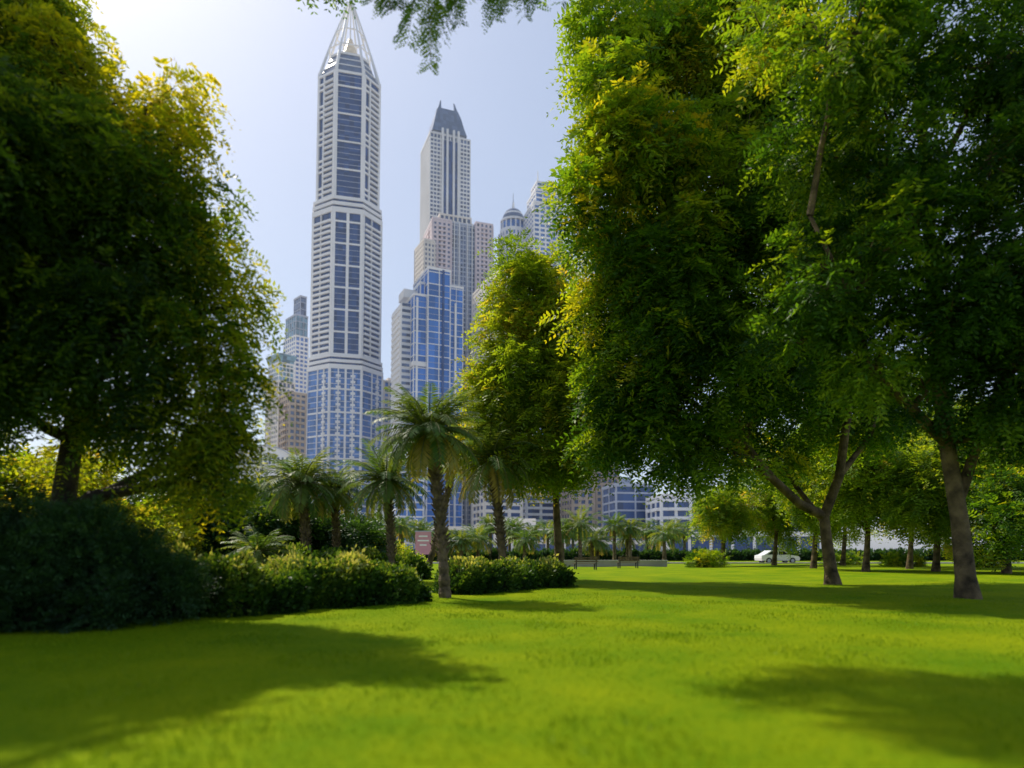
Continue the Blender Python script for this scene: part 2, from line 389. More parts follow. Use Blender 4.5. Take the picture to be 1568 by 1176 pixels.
def main_tower():
    d = 430
    zb1, zb2 = Hh(567, d), Hh(545, d)
    zc1, zc2 = Hh(328, d), Hh(303, d)
    zt, zs = Hh(112, d), Hh(82, d)
    A1, C1 = 23.6, 13.8; A2, C2 = 22.0, 12.6; A3, C3 = 19.8, 11.0
    m = MB()
    P = octo(A1, C1); m.frustum(P, 0, P, zb1, M_gblue)
    for i, (p, t, n, L) in enumerate(faces(P)):
        fl = 3.7; nf = int((zb1) / fl)
        front = i % 2 == 0
        for k in range(nf + 1):
            m.fbox(p, t, n, 0, L, k * fl, k * fl + (0.3 if k % 4 else 1.1), 0, 0.25, M_white)
        piers = [(0, 1.3), (0.48, 0.6), (1, 1.3)] if not front else [(0, 1.5), (0.5, 1.3), (1, 1.5)]
        for f_, w_ in piers:
            u = f_ * L; m.fbox(p, t, n, u - w_ / 2, u + w_ / 2, 0, zb1, 0, 0.7, M_white)
        cols = (0.27, 0.73) if front else (0.75,)
        for f_ in cols:
            u = f_ * L
            for k in range(nf):
                m.fbox(p, t, n, u - 1.5, u + 1.5, k * fl + 0.9, k * fl + 2.5, 0, 0.5, M_white)
            m.fbox(p, t, n, u - 0.4, u + 0.4, 0, zb1, 0, 0.58, M_white)
    for z0, z1, A, C in ((zb1, zb2, A1, C1), (zc1, zc2, A2, C2)):
        h = z1 - z0
        P = octo(A + 0.8, C + 0.3); m.frustum(P, z0, P, z0 + h * 0.3, M_white)
        P = octo(A - 0.6, C - 0.2); m.frustum(P, z0 + h * 0.3, P, z0 + h * 0.45, M_gdark)
        P = octo(A + 0.5, C + 0.3); m.frustum(P, z0 + h * 0.45, P, z0 + h * 0.65, M_white)
        P = octo(A - 0.8, C - 0.2); m.frustum(P, z0 + h * 0.65, P, z0 + h * 0.82, M_gdark)
        P = octo(A + 0.2, C + 0.3); m.frustum(P, z0 + h * 0.82, P, z1, M_white)
    P = octo(A2, C2); m.frustum(P, zb2, P, zc1, M_gdark)
    fl = 3.62; nf = int((zc1 - zb2) / fl)
    for i, (p, t, n, L) in enumerate(faces(P)):
        if i % 2 == 0:
            for f_, w_ in ((0.04, 1.7), (0.5, 1.8), (0.96, 1.7)):
                m.fbox(p, t, n, f_ * L - w_ / 2, f_ * L + w_ / 2, zb2, zc1, -0.2, 0.8, M_white)
            for k in range(nf):
                z = zb2 + k * fl
                if k % 4 == 0:
                    m.fbox(p, t, n, 0, L, z, z + 1.1, 0, 0.5, M_white)
                else:
                    m.fbox(p, t, n, 0, L, z, z + 0.25, 0, 0.15, M_grey)
        else:
            for k in range(nf):
                z = zb2 + k * fl
                m.fbox(p, t, n, 0.10 * L, 0.93 * L, z + 0.1, z + 1.55, -0.4, 1.3, M_white)
            for f_, w_ in ((0.03, 1.4), (0.97, 1.4)):
                m.fbox(p, t, n, f_ * L - w_ / 2, f_ * L + w_ / 2, zb2, zc1, -0.2, 0.6, M_white)
            m.fbox(p, t, n, 0.42 * L, 0.46 * L, zb2, zc1, -0.2, 0.9, M_offw)
    P = octo(A3, C3); m.frustum(P, zc2, P, zt, M_gdark)
    fl = 3.75; nf = int((zt - zc2) / fl)
    for i, (p, t, n, L) in enumerate(faces(P)):
        if i % 2 == 0:
            for f_, w_ in ((0.02, 1.8), (0.98, 1.8)):
                m.fbox(p, t, n, f_ * L - w_ / 2, f_ * L + w_ / 2, zc2, zt + 4, -0.2, 0.9, M_white)
            for k in range(nf + 1):
                z = zc2 + k * fl
                if k % 5 == 0: m.fbox(p, t, n, 0, L, z, z + 1.0, 0, 0.6, M_white)
                else: m.fbox(p, t, n, 0, L, z, z + 0.3, 0, 0.14, M_grey)
        else:
            for k in range(nf):
                z = zc2 + k * fl
                m.fbox(p, t, n, 0.38 * L, 0.9 * L, z + 0.1, z + 1.7, -0.4, 1.2, M_offw)
                if k % 5 < 3: m.fbox(p, t, n, 0.06 * L, 0.34 * L, z + 0.1, z + 1.4, -0.3, 0.8, M_white)
            for f_, w_ in ((0.04, 1.6), (0.36, 1.1), (0.96, 1.6)):
                m.fbox(p, t, n, f_ * L - w_ / 2, f_ * L + w_ / 2, zc2, zt, -0.2, 1.0, M_white)
    P = octo(A3 + 0.6, C3); m.frustum(P, zt, P, zt + 1.6, M_white)
    P0 = octo(A3 - 0.3, C3); P1 = octo(A3 * 0.62, C3 * 0.55)
    m.frustum(P0, zt + 1.6, P1, zs + 5, M_slate)
    for k in (0.35, 0.7):
        z = zt + 1.6 + (zs + 5 - zt - 1.6) * k; a = A3 * (1 - 0.38 * k) + 0.1; c = C3 * (1 - 0.45 * k)
        P = octo(a, c); m.frustum(P, z, P, z + 0.7, M_white)
    P = octo(A3 * 0.64, C3 * 0.55); m.frustum(P, zs + 5, P, zs + 6.5, M_white)
    ztip = Hh(0, d + 20)
    base_z = zt + 1.6
    pts0 = [(x, y) for x, y in octo(A3, C3)]
    for i, (x, y) in enumerate(pts0):
        pr = None
        for k in range(13):
            q = k / 12
            f = 1 - q ** 1.1
            cur = (x * (f * 0.975 + 0.025), y * (f * 0.975 + 0.025), base_z + (ztip - base_z) * q)
            if pr is not None: m.beam(pr, cur, 1.2 - 0.06 * k, 1.15 - 0.06 * k, M_white, 6)
            pr = cur
    for q in (0.36, 0.58):
        f = 1 - q ** 1.1; z = base_z + (ztip - base_z) * q
        rp = [(x * f, y * f) for x, y in pts0]
        for a_, b_ in zip(rp, rp[1:] + rp[:1]): m.beam((*a_, z), (*b_, z), 0.5, 0.5, M_white)
    P1 = octo(1.2, 0.4)
    m.frustum(octo(6.5, 2.4), zs + 6.5, octo(5.4, 2.0), zs + 12, M_gold); m.frustum(octo(5.2, 2), zs + 12, P1, zs + 25, M_gold)
    for z in (zs + 9, zs + 15, zs + 19): m.frustum(octo(5.8 - (z - zs - 9) * .3, 2), z, octo(5.8 - (z - zs - 9) * .3, 2), z + .5, M_offw)
    m.beam((0, 0, zs + 20), (0, 0, ztip + 14), 0.7, 0.2, M_white)
    x = W(517, 560, d)[0]
    m.box(-34, 34, -34, 34, 0, 14, M_offw)
    m.box(-34.3, 34.3, -34.3, 34.3, 9, 10, M_white)
    for k in range(12): m.box(-33 + k * 5.6, -33 + k * 5.6 + 4, -34.2, -34.05, 2, 8, M_gdark)
    m.obj('spired_skyscraper', (x, d + 20, 0), -math.atan2(x, d) * 1.0)
main_tower()

class Blk:
    """block building: nearest corner on bearing a, left side visible back to bearing l, front to bearing b"""
    def __init__(s, l, a, b, d, psi=22, pyref=600):
        s.mb = MB(); s.d = d; s.psi = math.radians(psi)
        s.c = W(a, pyref, d)[:2]
        v = s.c / np.linalg.norm(s.c); r = np.array([v[1], -v[0]])
        s.tf = r * math.cos(s.psi) + v * math.sin(s.psi)
        s.ts = -r * math.sin(s.psi) + v * math.cos(s.psi)
        k = d / F
        s.wf = (b - a) * k / math.cos(s.psi); s.ws = max(6, (a - l) * k / math.sin(s.psi))
        s.ang = math.atan2(s.tf[1], s.tf[0])
    def body(s, x0, x1, y0, y1, z0, z1, glass_, wall, fh=3.6, sp_=1.3, bay=4.0, pw=1.2, roof=True, rel=0.3, pout=0.38, bal=None):
        m = s.mb
        m.box(x0, x1, y0, y1, z0, z1, glass_)
        P = [(x0, y0), (x1, y0), (x1, y1), (x0, y1)]
        nf = max(1, int((z1 - z0) / fh))
        for p, t, n, L in faces(P):
            for k in range(nf + 1):
                z = z0 + k * fh
                if z + sp_ > z1: break
                if sp_ > 0: m.fbox(p, t, n, 0, L, z, z + sp_, 0, rel, wall)
            nb = max(1, int(round(L / bay)))
            if pw > 0:
                for k in range(nb + 1):
                    uu = k * L / nb
                    m.fbox(p, t, n, uu - pw / 2, uu + pw / 2, z0, z1, 0.01, pout, wall)
            if bal:
                for (f0, f1) in bal:
                    for k in range(nf):
                        z = z0 + k * fh
                        m.fbox(p, t, n, f0 * L, f1 * L, z, z + 1.2, 0, 1.3, wall)
        if roof:
            m.box(x0 - 0.5, x1 + 0.5, y0 - 0.5, y1 + 0.5, z1, z1 + 1.4, wall)
    def done(s, name):
        return s.mb.obj(name, (s.c[0], s.c[1], 0), s.ang)

def tulip():
    d = 560; B = Blk(643, 656, 720, d, 14); Z = lambda y: Hh(y - 4, d); wf = B.wf
    ws = B.ws = wf * 0.95
    z1 = Z(207)
    B.body(0, wf, 0, ws, 0, z1, M_ggrey, M_offw, 3.6, 1.4, 3.0, 0.7, rel=0.25, pout=0.5)
    m = B.mb
    for f_ in (0.30, 0.42, 0.58, 0.70):
        m.box(wf * f_ - 0.9, wf * f_ + 0.9, -1.6, 0.1, 0, z1 + 6, M_offw)
    for a, b in ((0.33, 0.40), (0.45, 0.55), (0.61, 0.67)):
        m.box(wf * a, wf * b, -0.9, 0.1, 0, z1 - 4, M_gdark)
    m.box(0.1 * wf, 0.9 * wf, 0.1 * ws, 0.9 * ws, z1 + 1.4, z1 + 5, M_grey)
    cx, cy = wf / 2, ws / 2
    def sq(f): return [(cx - wf * f / 2, cy - ws * f / 2), (cx + wf * f / 2, cy - ws * f / 2), (cx + wf * f / 2, cy + ws * f / 2), (cx - wf * f / 2, cy + ws * f / 2)]
    zs = [z1 + 5, Z(185), Z(168), Z(155)]
    fs = [0.84, 0.76, 0.64, 0.50]
    for i in range(3): m.frustum(sq(fs[i]), zs[i], sq(fs[i + 1]), zs[i + 1], M_slate)
    for sx in (-1, 1):
        for sy in (-1, 1):
            x0, y0 = cx + sx * wf * 0.32, cy + sy * ws * 0.32
            p1 = [(x0 - wf * .12, y0 - ws * .12), (x0 + wf * .12, y0 - ws * .12), (x0 + wf * .12, y0 + ws * .12), (x0 - wf * .12, y0 + ws * .12)]
            x1, y1 = cx + sx * wf * 0.17, cy + sy * ws * 0.17
            p2 = [(x1 - .4, y1 - .4), (x1 + .4, y1 - .4), (x1 + .4, y1 + .4), (x1 - .4, y1 + .4)]
            m.frustum(p1, z1 + 5, p2, Z(141), M_slate)
    B.done('pointed_skyscraper')
tulip()

d = 490; B = Blk(647, 661, 757, d, 12); Z = lambda y: Hh(y, d); wf = B.wf; ws = B.ws = 34
B.body(0, wf * 0.30, 0, ws, 0, Z(335), M_ggrey, M_pink, 3.5, 1.7, 3.6, 1.7, bal=[(0.3, 0.7)])
B.body(wf * 0.72, wf, 0.3, ws, 0, Z(331), M_ggrey, M_pink, 3.5, 1.7, 3.6, 1.7, bal=[(0.3, 0.7)])
B.body(wf * 0.3 + .5, wf * 0.72 - .5, 1.6, ws - 1, 0, Z(336), M_ggrey, M_grey, 3.5, 0.8, 2.2, 0.6)
B.body(wf * 0.14, wf * 0.66, 5, ws - 5, Z(335) + 1.5, Z(322), M_ggrey, M_cream, 3.5, 1.6, 3.5, 1.2)
B.mb.box(wf * 0.2, wf * 0.25, 8, 10, Z(322), Z(317), M_cream)
B.mb.box(wf * 0.86, wf * 0.9, 8, 10, Z(331), Z(324), M_cream)
for f_ in (0.36, 0.44, 0.58, 0.66): B.mb.box(wf * f_ - .35, wf * f_ + .35, 0.6, 1.7, 0, Z(332), M_offw)
B.done('stone_apartment_tower')
d = 480; B = Blk(641, 648, 664, d, 20); B.ws = 20
B.body(0, B.wf, 0, 20, 0, Hh(368, d), M_ggrey, M_cream, 3.5, 1.6, 3.0, 1.3); B.done('beige_apartment_tower')

d = 390; B = Blk(615, 633, 711, d, 16); Z = lambda y: Hh(y, d); k = d / F / math.cos(B.psi); wf = B.wf; ws = B.ws = 30
X = lambda px: (px - 633) * k
B.body(X(633), X(652), 0, ws, 0, Z(452), M_gbright, M_white, 7.2, 0.5, 6.0, 0.3)
B.body(X(652) + .4, X(688), -2.0, ws - 2, 0, Z(410), M_gbright, M_white, 7.2, 0.5, 8.0, 0.5)
B.body(X(688) + .4, X(711), 0.5, ws - 1, 0, Z(430), M_gbright, M_white, 7.2, 0.5, 5.0, 0.3)
B.body(X(645), X(652) - .4, 3, ws - 6, Z(452) + 1.5, Z(430), M_gbright, M_white, 7.2, 0.6, 6.0, 0.4)
m = B.mb
m.box(X(675), X(678), -3.1, -2.0, 0, Z(409), M_gdark)
for i in range(int(Z(430) / 3.6)):
    if i % 2:
        m.box(X(634), X(651), -0.12, 0.0, i * 3.6, i * 3.6 + 0.25, M_grey) if i * 3.6 < Z(455) else None
        m.box(X(653), X(687), -2.12, -2.0, i * 3.6, i * 3.6 + 0.25, M_grey)
        m.box(X(689), X(710), 0.38, 0.5, i * 3.6, i * 3.6 + 0.25, M_grey)
for a, b in ((636, 639), (697, 700)): m.box(X(a), X(b), -0.7, 0.1 if a < 650 else 0.6, 0, Z(455), M_white)
m.box(-0.9, X(654), -1.0, ws + 1, Z(560), Z(553), M_offw)
m.box(-6, -0.1, 6, ws - 2, 0, Z(460), M_offw)
nf = int(Z(460) / 3.6)
for i in range(nf):
    m.box(-6.6, -6.0, 8, ws - 3, i * 3.6, i * 3.6 + 1.8, M_white)
    m.box(-5.5, -0.6, 5.7, 6.0, i * 3.6 + 1.8, i * 3.6 + 3.4, M_ggrey)
m.box(-4, 5, 8, 20, Z(452) + 1.4, Z(436), M_offw)
B.done('blue_glass_tower')

def domed():
    d = 520; m = MB(); c = W(786, 400, d); s = d / F
    rz = 21 * s
    def ring(r, n=16): return [(r * math.cos(2 * math.pi * i / n), r * math.sin(2 * math.pi * i / n)) for i in range(n)]
    z1 = Hh(352, d); P = ring(rz + 1, 8); m.frustum(P, 0, P, z1, M_gblue)
    for p, t, n, L in faces(P):
        for k_ in range(int(z1 / 3.6)):
            m.fbox(p, t, n, 0, L, k_ * 3.6, k_ * 3.6 + 1.5, 0, 0.4, M_white)
        for f_ in (0, 0.33, 0.66, 1): m.fbox(p, t, n, f_ * L - 0.7, f_ * L + 0.7, 0, z1, 0, 0.7, M_white)
    lv = [(z1, 22), (Hh(346, d), 22), (Hh(345, d), 19.5), (Hh(334, d), 19.5), (Hh(333, d), 21), (Hh(330, d), 21)]
    for i in range(0, 6, 2):
        P = ring(lv[i][1] * s); m.frustum(P, lv[i][0], P, lv[i + 1][0] - (0 if i != 2 else .2), M_white if i != 2 else M_gblue)
    for i in range(16):
        a = 2 * math.pi * i / 16; q = 19.8 * s
        m.beam((q * math.cos(a), q * math.sin(a), Hh(346, d)), (q * math.cos(a), q * math.sin(a), Hh(333, d)), 0.6, 0.6, M_white)
    zb = Hh(330, d); hd = Hh(310, d) - zb
    pr = ring(18 * s, 24); pz = zb
    for k_ in range(1, 9):
        an = k_ / 8 * math.pi / 2; q = ring(max(0.4, 18 * s * math.cos(an)), 24); z = zb + hd * math.sin(an)
        m.frustum(pr, pz, q, z, M_slate if k_ % 3 else M_offw); pr = q; pz = z
    m.beam((0, 0, pz), (0, 0, Hh(300, d)), 1.2, 0.8, M_white); m.beam((0, 0, Hh(300, d)), (0, 0, Hh(285, d)), 0.4, 0.15, M_grey)
    m.obj('domed_tower', (c[0], d + rz, 0), 0.2)
domed()
d = 500; B = Blk(808, 818, 868, d, 18); Z = lambda y: Hh(y, d); wf = B.wf; ws = 26
B.body(0, wf * .55, 0, ws, 0, Z(310), M_gblue, M_white, 3.6, 1.5, 4, 1.2)
B.body(wf * .1, wf, 3, ws - 2, 0, Z(288), M_gblue, M_white, 3.6, 1.2, 6, 0.8)
B.body(wf * .18, wf * .8, 6, ws - 6, Z(288) + 1.4, Z(272), M_gblue, M_white, 3.6, 1.2, 4, 0.8)
B.mb.beam((wf * .3, ws / 2, Z(272)), (wf * .3, ws / 2, Z(245)), 1.0, 0.2, M_white)
B.done('white_residential_tower')
d = 430; B = Blk(733, 746, 840, d, 20); Z = lambda y: Hh(y, d); wf = B.wf; ws = 28
B.body(0, wf * .25, 0, ws, 0, Z(430), M_ggrey, M_cream, 3.6, 1.7, 3.6, 1.6)
B.body(wf * .25 + .4, wf * .55, 2, ws, 0, Z(405), M_ggrey, M_cream, 3.6, 1.7, 3.6, 1.6)
B.body(wf * .55 + .4, wf, 1, ws, 0, Z(388), M_gblue, M_offw, 3.6, 1.4, 4.6, 1.2)
B.done('stepped_apartment_block')
d = 560; B = Blk(446, 451, 470, d, 25); Z = lambda y: Hh(y, d); B.ws = 24; wf = B.wf
B.body(0, wf, 0, 22, 0, Z(515), M_gblue, M_white, 3.6, 1.5, 3.4, 1.0)
B.body(0.5, wf - .5, 1, 20, Z(515) + 1.4, Z(482), M_gteal, M_grey, 6, 0.4, 4, 0.3)
B.body(wf * .5, wf - .5, 4, 16, Z(482) + 1.4, Z(450), M_ggrey, M_grey, 6, 0.4, 4, 0.3)
B.done('glass_topped_tower')
d = 500; B = Blk(420, 426, 450, d, 25); Z = lambda y: Hh(y, d); wf = B.wf
B.body(0, wf, 0, 20, 0, Z(585), M_ggrey, M_cream, 3.5, 1.6, 3, 1.0, bal=[(0.2, 0.5)])
B.body(.6, wf - .6, 1, 18, Z(585) + 1.4, Z(556), M_gteal, M_white, 3.5, 0.8, 3, 0.4)
m = B.mb
m.frustum([(1, 1), (wf - 1, 1), (wf - 1, 18), (1, 18)], Z(556) + 1.4, [(-1.5, -1.5), (wf + 1.5, -1.5), (wf + 1.5, 20), (-1.5, 20)], Z(541), M_gteal)
m.box(3, wf - 3, 4, 15, Z(541), Z(537), M_offw)
B.done('flared_top_tower')
d = 380; B = Blk(440, 444, 468, d, 20); B.body(0, B.wf, 0, 16, 0, Hh(603, d), M_ggrey, M_brown, 3.5, 1.5, 3, 1.0, bal=[(0.4, 0.8)]); B.done('brown_apartment_block')
def hall():
    d = 300; m = MB(); x0 = W(345, 720, d)[0]; x1 = W(455, 720, d)[0]
    zt = Hh(690, d); m.box(0, x1 - x0, 0, 30, 0, zt - 8, M_white)
    L = x1 - x0; n = 14
    for i in range(n):
        a0, a1 = math.pi * i / n, math.pi * (i + 1) / n
        xa, xb = L / 2 - L / 2 * math.cos(a0), L / 2 - L / 2 * math.cos(a1)
        za, zb = zt - 8 + 10 * math.sin(a0), zt - 8 + 10 * math.sin(a1)
        m.hexa([(xa, 0.2, zt - 8.1), (xb, 0.2, zt - 8.1), (xb, 29, zt - 8.1), (xa, 29, zt - 8.1), (xa, 0.2, za), (xb, 0.2, zb), (xb, 29, zb), (xa, 29, za)], M_white)
        m.hexa([(xa, -.3, za), (xb, -.3, zb), (xb, 29, zb), (xa, 29, za), (xa, -.3, za + .6), (xb, -.3, zb + .6), (xb, 29, zb + .6), (xa, 29, za + .6)], M_grey)
    for k_ in range(9): m.box(1 + k_ * L / 9, 1 + k_ * L / 9 + 2, -0.2, -0.05, 6, zt - 12, M_ggrey)
    for k_ in range(13): m.box(L * .12 + k_ * L * .06, L * .12 + k_ * L * .06 + .9, 0.05, 0.19, zt - 6, zt - 3, M_ggrey)
    for z in (zt - 8, zt - 14): m.box(-0.4, L + .4, -0.5, 0, z, z + 0.8, M_offw)
    m.obj('white_hall', (x0, d, 0), 0)
hall()
def simple(name, l, a, b, top, d, gl, wall, psi=18, **kw):
    B = Blk(l, a, b, d, psi); B.body(0, B.wf, 0, kw.pop('ws', 18), 0, Hh(top, d), gl, wall, **kw)
    z = Hh(top, d); B.mb.box(B.wf * .3, B.wf * .5, 4, 9, z + 1.4, z + 4.5, wall)
    return B.done(name)
simple('grey_office_block', 340, 346, 372, 640, 360, M_ggrey, M_grey, fh=3.6, sp_=1.4, bay=4, pw=1)
simple('grey_office_block', 150, 160, 205, 735, 260, M_ggrey, M_offw, fh=3.6, sp_=1.4, bay=4, pw=1)
simple('beige_apartment_block', 580, 588, 618, 585, 470, M_gblue, M_cream, fh=3.6, sp_=1.5, bay=4, pw=1.2)
simple('glass_office_block', 605, 612, 650, 700, 330, M_gbright, M_white, fh=3.6, sp_=0.8, bay=5, pw=0.5)
simple('beige_apartment_block', 735, 742, 800, 715, 330, M_gdark, M_cream, fh=3.4, sp_=1.5, bay=6, pw=1.6, bal=[(0.3, 0.6)])
simple('white_apartment_block', 800, 806, 872, 690, 360, M_gdark, M_white, fh=3.4, sp_=1.4, bay=7, pw=1.4, bal=[(0.15, 0.4), (0.6, 0.85)])
simple('brown_stone_tower', 868, 876, 908, 560, 340, M_gdark, M_brown, fh=3.4, sp_=1.5, bay=4, pw=1.6)
simple('brown_stone_tower', 906, 912, 945, 690, 370, M_gdark, M_brown, fh=3.4, sp_=1.5, bay=3.2, pw=1.2)
simple('dark_glass_block', 935, 942, 1000, 745, 280, M_gdark, M_grey, fh=3.6, sp_=0.7, bay=8, pw=0.6)
simple('white_apartment_block', 1000, 1010, 1120, 762, 260, M_gdark, M_white, fh=3.4, sp_=1.2, bay=6, pw=1.2, bal=[(0.1, 0.35), (0.6, 0.9)])
simple('glass_office_block', 1130, 1140, 1260, 790, 240, M_gdark, M_grey, fh=3.6, sp_=0.7, bay=4, pw=0.5)
simple('white_podium', 1010, 1020, 1240, 822, 200, M_gdark, M_white, fh=4.2, sp_=1.5, bay=6, pw=0.8, psi=4)
simple('beige_podium', 640, 650, 1010, 812, 230, M_gdark, M_cream, fh=4.0, sp_=1.4, bay=6, pw=1.2, psi=3)
simple('white_podium', 540, 545, 640, 800, 240, M_gblue, M_offw, fh=4.0, sp_=1.4, bay=6, pw=1.2, psi=3)

# ------------------------------------------------------------------ trees
LL = [(20, 70, 95, 14, .15), (95, 115, 60, 13.5, .2), (165, 180, 52, 13.3, .2), (245, 150, 42, 13, .25), (262, 235, 40, 13, .2), (150, 285, 100, 12.5, -.05), (300, 325, 40, 13.5, .2), (235, 390, 78, 13, -.05), (340, 390, 28, 13.3, .2), (350, 475, 36, 13.5, .15), (90, 400, 120, 12.2, -.3),  # last value paints sun and shade: edges and top lighter, interior darker
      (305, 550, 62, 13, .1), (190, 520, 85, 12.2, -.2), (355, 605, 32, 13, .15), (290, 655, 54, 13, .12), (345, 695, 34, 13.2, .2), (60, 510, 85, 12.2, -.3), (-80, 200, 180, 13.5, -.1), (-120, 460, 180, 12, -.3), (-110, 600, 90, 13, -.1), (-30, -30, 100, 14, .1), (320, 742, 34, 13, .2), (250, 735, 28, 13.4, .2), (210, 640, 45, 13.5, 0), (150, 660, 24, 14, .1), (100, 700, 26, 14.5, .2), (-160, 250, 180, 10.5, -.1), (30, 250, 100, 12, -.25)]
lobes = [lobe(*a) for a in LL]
bt = np.array([-9.6, 14.2, 0]); tk = [bt, bt + (0.2, 0, 2.0), bt + (0.5, -0.2, 3.6), bt + (0.9, -0.4, 5.5), bt + (1.1, -0.5, 8)]
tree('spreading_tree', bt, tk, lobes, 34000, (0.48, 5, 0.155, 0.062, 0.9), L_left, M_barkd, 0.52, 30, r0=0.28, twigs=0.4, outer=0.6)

b1 = np.array([*W(1275, 893, 28)[:2], 0])
tk = [b1, W(1266, 830, 28), W(1262, 790, 28), W(1285, 730, 27.5), W(1300, 620, 27), W(1240, 430, 26), W(1190, 250, 25)]
ex = [([W(1262, 790, 28), W(1225, 772, 27.6), W(1185, 735, 27), W(1140, 680, 26.5), W(1095, 640, 26), W(1050, 610, 25.5)], 0.2, 0.1),
      ([W(1140, 680, 26.5), W(1110, 560, 26), W(1060, 420, 25), W(1020, 250, 24.5)], 0.14, 0.06),
      ([W(1285, 730, 27.5), W(1330, 670, 28), W(1370, 560, 28)], 0.14, 0.08),
      ([W(1262, 800, 28), W(1215, 740, 29), W(1180, 690, 30)], 0.13, 0.06)]
LR = [(975, 55, 65, 24, .15), (945, 140, 42, 23, .2), (920, 235, 42, 22.5, .2), (985, 235, 66, 23, .1), (1060, 110, 95, 25, .05), (900, 315, 34, 23, .2), (1020, 340, 85, 24, 0), (1130, 20, 100, 26, 0), (925, 400, 46, 24, .12), (1120, 290, 100, 24, -.12), (1040, 460, 85, 24, -.05),  # tint offsets paint a sunlit left edge and a shaded inside and right
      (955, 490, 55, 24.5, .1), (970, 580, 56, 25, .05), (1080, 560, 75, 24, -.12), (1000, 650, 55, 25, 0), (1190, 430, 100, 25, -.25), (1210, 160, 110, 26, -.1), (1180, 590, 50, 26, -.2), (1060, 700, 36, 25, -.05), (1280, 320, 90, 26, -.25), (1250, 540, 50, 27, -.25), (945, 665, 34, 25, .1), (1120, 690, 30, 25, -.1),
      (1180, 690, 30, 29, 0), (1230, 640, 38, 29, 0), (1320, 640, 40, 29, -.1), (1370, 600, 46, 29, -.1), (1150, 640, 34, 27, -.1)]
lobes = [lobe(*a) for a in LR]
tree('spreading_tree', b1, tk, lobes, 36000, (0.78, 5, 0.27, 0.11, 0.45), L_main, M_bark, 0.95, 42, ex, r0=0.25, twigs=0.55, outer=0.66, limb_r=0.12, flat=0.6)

b2 = np.array([*W(1482, 918, 18.6)[:2], 0])
tk = [b2, W(1470, 800, 18.6), W(1450, 680, 18.4), W(1435, 560, 18), W(1425, 400, 17.6), W(1418, 260, 17.2), W(1400, 80, 16.8)]
ex = [([W(1450, 680, 18.4), W(1390, 620, 17.6), W(1330, 560, 17), W(1305, 460, 16.6), W(1240, 330, 16.2)], 0.15, 0.05),
      ([W(1425, 400, 17.6), W(1360, 300, 17), W(1300, 120, 16.5), W(1240, 30, 16)], 0.1, 0.04),
      ([W(1470, 760, 18.6), W(1510, 640, 18), W(1570, 520, 17.5)], 0.16, 0.07),
      ([W(1418, 300, 17.2), W(1480, 180, 16.6), W(1540, 60, 16)], 0.09, 0.04)]
LS = [(1290, 60, 75, 15, -.05), (1420, 20, 76, 16, -.15), (1530, 90, 65, 15.5, -.2), (1360, 190, 68, 16, -.15), (1250, 230, 60, 17, -.05), (1510, 250, 64, 15.5, -.25), (1400, 360, 70, 16, -.2), (1290, 420, 76, 16.5, -.15), (1530, 410, 76, 16, -.3), (1450, 500, 70, 16.5, -.3),  # mostly negative offsets: shade of this side painted into the leaf tint
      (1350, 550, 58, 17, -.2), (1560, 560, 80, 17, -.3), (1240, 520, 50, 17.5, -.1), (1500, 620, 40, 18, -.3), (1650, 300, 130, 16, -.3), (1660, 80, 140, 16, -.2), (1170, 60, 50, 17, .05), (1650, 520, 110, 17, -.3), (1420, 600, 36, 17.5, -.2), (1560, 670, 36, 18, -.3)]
lobes = [lobe(*a) for a in LS]
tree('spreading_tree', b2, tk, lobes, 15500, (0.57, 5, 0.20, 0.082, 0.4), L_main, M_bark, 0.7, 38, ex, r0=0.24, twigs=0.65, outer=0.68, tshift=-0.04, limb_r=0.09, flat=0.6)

b3 = np.array([*W(858, 888, 32)[:2], 0])
tk = [b3, W(853, 800, 32), W(850, 740, 32), W(845, 640, 32), W(830, 520, 32)]
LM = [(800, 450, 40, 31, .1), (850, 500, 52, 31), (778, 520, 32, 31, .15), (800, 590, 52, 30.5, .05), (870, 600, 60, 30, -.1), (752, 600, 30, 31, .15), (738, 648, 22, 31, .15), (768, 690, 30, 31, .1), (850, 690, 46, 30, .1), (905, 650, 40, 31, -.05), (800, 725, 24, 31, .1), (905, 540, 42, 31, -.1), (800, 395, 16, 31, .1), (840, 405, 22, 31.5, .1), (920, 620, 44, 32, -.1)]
lobes = [lobe(*a) for a in LM]
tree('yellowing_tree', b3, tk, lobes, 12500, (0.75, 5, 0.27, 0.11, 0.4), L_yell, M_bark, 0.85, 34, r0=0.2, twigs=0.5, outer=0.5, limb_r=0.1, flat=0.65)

def small_tree(px, d, top, bot, rw, mat, tint=0.0, tot=5000, name='park_tree', nl=6):
    b = np.array([*W(px, 850, d)[:2], 0])
    tk = [b, W(px + 4, 815, d), W(px - 3, (top + bot) / 2 + 20, d), W(px, (top * 2 + bot) / 3, d)]
    ls = []
    for i in range(nl):
        ls.append(lobe(px + R.uniform(-rw, rw) * 0.8, R.uniform(top + 30, bot - 25), R.uniform(28, 50) * min(1, rw / 60), d + R.uniform(-2, 2)))
    tree(name, b, tk, ls, tot, (0.8, 4, 0.30, 0.13, 0.3), mat, M_bark, 0.9, 22, r0=0.2, twigs=0.15, outer=0.2, tshift=tint, limb_r=0.08)
for px, d, top, bot, rw in ((1105, 62, 742, 830, 34), (1185, 66, 700, 830, 50), (1245, 52, 650, 815, 60), (1325, 46, 620, 812, 75), (1392, 54, 600, 818, 75), (1432, 44, 640, 808, 75), (1540, 40, 590, 835, 75), (1600, 50, 600, 830, 75), (1290, 64, 640, 835, 60), (1480, 60, 610, 840, 75)):
    small_tree(px, d, top, bot, rw, L_yell if px != 1540 else L_main, -0.02, 3500 if rw < 60 else 5500, nl=9)
